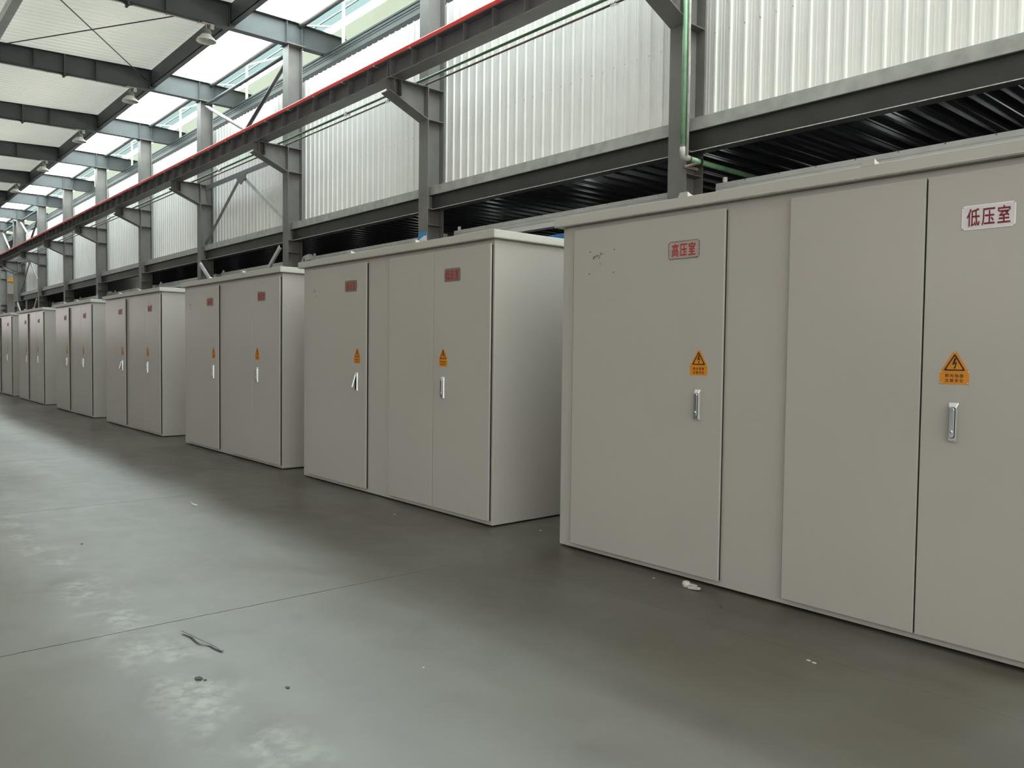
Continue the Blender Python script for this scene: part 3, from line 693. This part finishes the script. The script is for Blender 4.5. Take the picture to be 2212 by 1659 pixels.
    if marks:
        q = MB()
        for (x, z) in ((.301, 2.160), (.527, 2.159), (.295, 2.006), (.524, 2.004)):
            q.lathe([(0, -.0008), (.0045, -.0008), (.0045, 0)], (x+ox, dy, z), M_MATTBLACK, 8, 'y')
        q.build('screw_holes', t)
        q = MB(); px = lambda a_, b_: (.295+(a_-300)*(.232/1220)+ox, dy-.0012, 2.165-(b_-360)*(.155/1130)+(a_-300)*(-.0000))
        # scribbled pen marks, traced as pen strokes on the door
        strokes = (((545, 620), (500, 690), (478, 760), (495, 790), (560, 730)), ((560, 730), (548, 690), (600, 640), (612, 680), (560, 725)), ((655, 560), (650, 620), (700, 650), (660, 705)), ((690, 660), (745, 580), (740, 640), (715, 645)), ((812, 480), (870, 490), (860, 560), (775, 800)), ((910, 530), (925, 600), (960, 560), (1000, 525)), ((835, 1010), (850, 1060), (880, 1090), (850, 1120), (875, 1090)))
        for part in (strokes[:6], strokes[6:]):
            q = MB()
            for st in part: q.tube([px(a_, b_) for a_, b_ in st], .0012, M_MATTBLACK, 5)
            q.build('pen_mark', t)
    if faint:
        q = MB()
        for (x, z, s) in ((.30, 2.10, .02), (.33, 2.09, .012), (.35, 2.04, .010)):
            q.tube([(x+ox, dy-.0008, z-s), (x+ox+.01, dy-.0008, z), (x+ox+.004, dy-.0008, z+s*.6)], .0016, M_LAMPH, 5)
        q.build('scuff_marks', t)
    return t

cab1 = make_cabinet(white_sign=True, marks=True, label='large grey cabinet nearest the camera, cut off by the right edge, with a white plate')
cab2 = make_cabinet(open_handle=True, faint=True, label='grey cabinet second from the camera with its left chrome handle tilted out')
cab1.location = (-4.267+LEN/2, 4.17+DEP/2, 0)
cab2.location = (-8.446+LEN/2, 4.150+DEP/2, 0)
lefts = [-12.455, -16.945, -21.34, -26.03, -30.47, -34.9]
names = ['third from the camera, with scuffs on its left door', 'fourth from the camera, with its left handle hanging open', 'fifth from the camera, under the seventh column', 'sixth from the camera, shiny doors catching window light', 'seventh from the camera, cut by the left picture edge', 'farthest in the row, beyond the seventh']
for i, (lx, nm) in enumerate(zip(lefts[:5], names)):
    c = copy_tree(cab2); c.location = (lx+LEN/2, 4.17+DEP/2, 0); c['label'] = 'grey two door transformer cabinet '+nm
    if i != 1:
        for ch in [o for o in bpy.data.objects if o.parent == c and o.name.startswith('handle')]:
            for lv in [o for o in bpy.data.objects if o.parent == ch and o.name.startswith('lever')]: lv.rotation_euler = (0, 0, 0)
    if i != 0:
        for ch in [o for o in bpy.data.objects if o.parent == c and o.name.startswith('scuff')]: bpy.data.objects.remove(ch)

# ------------------------------------------------------------------ yellow crane far away in the next aisle
t = thing('overhead_crane', 'yellow overhead crane far away in the neighbouring aisle', 'crane', (-84, 18, 7.55))
q = MB(); q.box((-.5, -7.5, -.3), (.5, 7, .35), M_YELLOW); q.build('girder', t, .03)
q = MB(); q.box((-.7, -3.8, -.9), (.7, -3.0, -.3), M_LAMPH); q.build('trolley', t, .03)
q = MB(); q.box((-1.2, -7.9, -.5), (1.2, -7.4, -.1), M_STEELDK); q.build('end_truck', t, .03)

for o in bpy.data.objects:
    if 'label' in o and len(o['label'].split()) > 16: print('LONG', o.name, o['label'])
# ------------------------------------------------------------------ litter on the floor
q = MB()
pts = [(-4.108, 1.358), (-4.03, 1.374), (-3.97, 1.372), (-3.92, 1.378), (-3.86, 1.402), (-3.80, 1.408), (-3.73, 1.417)]
zs = [.012, .010, .016, .018, .010, .012, .006]
for (a, za), (b, zb_) in zip(zip(pts, zs), zip(pts[1:], zs[1:])): q.bar((a[0], a[1], za), (b[0], b[1], zb_), .013, .003, M_STRIP)
q.add([], [], M_STRIP); tag(q.build('metal_strip'), 'bent grey metal strip lying on the concrete in front of the row', 'metal strip')
q = MB()
q.lathe([(.0, .0), (.022, .002), (.026, .02), (.02, .034), (.014, .03), (.012, .01)], (-3.0, 4.035, 0), M_LITTER, 9)
q.bar((-2.985, 4.04, .022), (-2.93, 4.045, .02), .02, .006, M_LITTER); q.bar((-2.97, 4.02, .008), (-2.90, 4.03, .012), .028, .012, M_LITTER); q.bar((-2.91, 4.03, .012), (-2.885, 4.01, .02), .02, .006, M_LITTER)
tag(q.build('plastic_scrap'), 'crumpled pale plastic scrap at the foot of the nearest cabinet', 'scrap')
for (x, y, s, m, lb) in ((-3.481, 1.219, .022, M_LITTERD, 'small dark chip below the bent metal strip'), (-3.452, 1.236, .010, M_LITTERD, 'tiny dark chip right of the one below the metal strip'), (-3.152, 1.477, .013, M_LITTERD, 'dark crumb right of the chips below the metal strip'), (-6.452, 1.415, .012, M_LITTERD, 'tiny dark crumb at left beyond the floor joint'), (-2.64, 3.884, .007, M_RED, 'tiny red bead in front of the nearest cabinet'), (-1.895, 3.51, .010, M_LITTER, 'left one of two pale crumbs in front of the double doors'), (-1.863, 3.503, .011, M_LITTER, 'right one of two pale crumbs in front of the double doors'), (-5.977, 3.805, .012, M_LITTER, 'pale flake in front of the second cabinet'), (-4.711, 4.39, .010, M_LITTER, 'pale crumb in the gap between the two nearest cabinets'), (-3.25, 4.03, .008, M_LITTER, 'tiny pale nut under the left door of the nearest cabinet'), (-2.97, 2.05, .006, M_LITTER, 'tiny pale speck in the middle of the floor')):
    q = MB(); q.prism([(x-s, y-s*.5), (x+s*.2, y-s*.7), (x+s, y), (x+s*.3, y+s*.6), (x-s*.8, y+s*.4)], 'z', 0, s*.22, m)
    tag(q.build('floor_crumb'), lb, 'crumb', 'crumbs on the floor')
q = MB(); q.bar((-7.613, 2.586, .004), (-7.46, 2.568, .004), .008, .006, M_LITTER); q.bar((-7.46, 2.56, .006), (-7.40, 2.575, .006), .02, .01, M_LITTER)
tag(q.build('cable_tie'), 'pale cable tie lying where the light floor turns dark', 'cable tie')
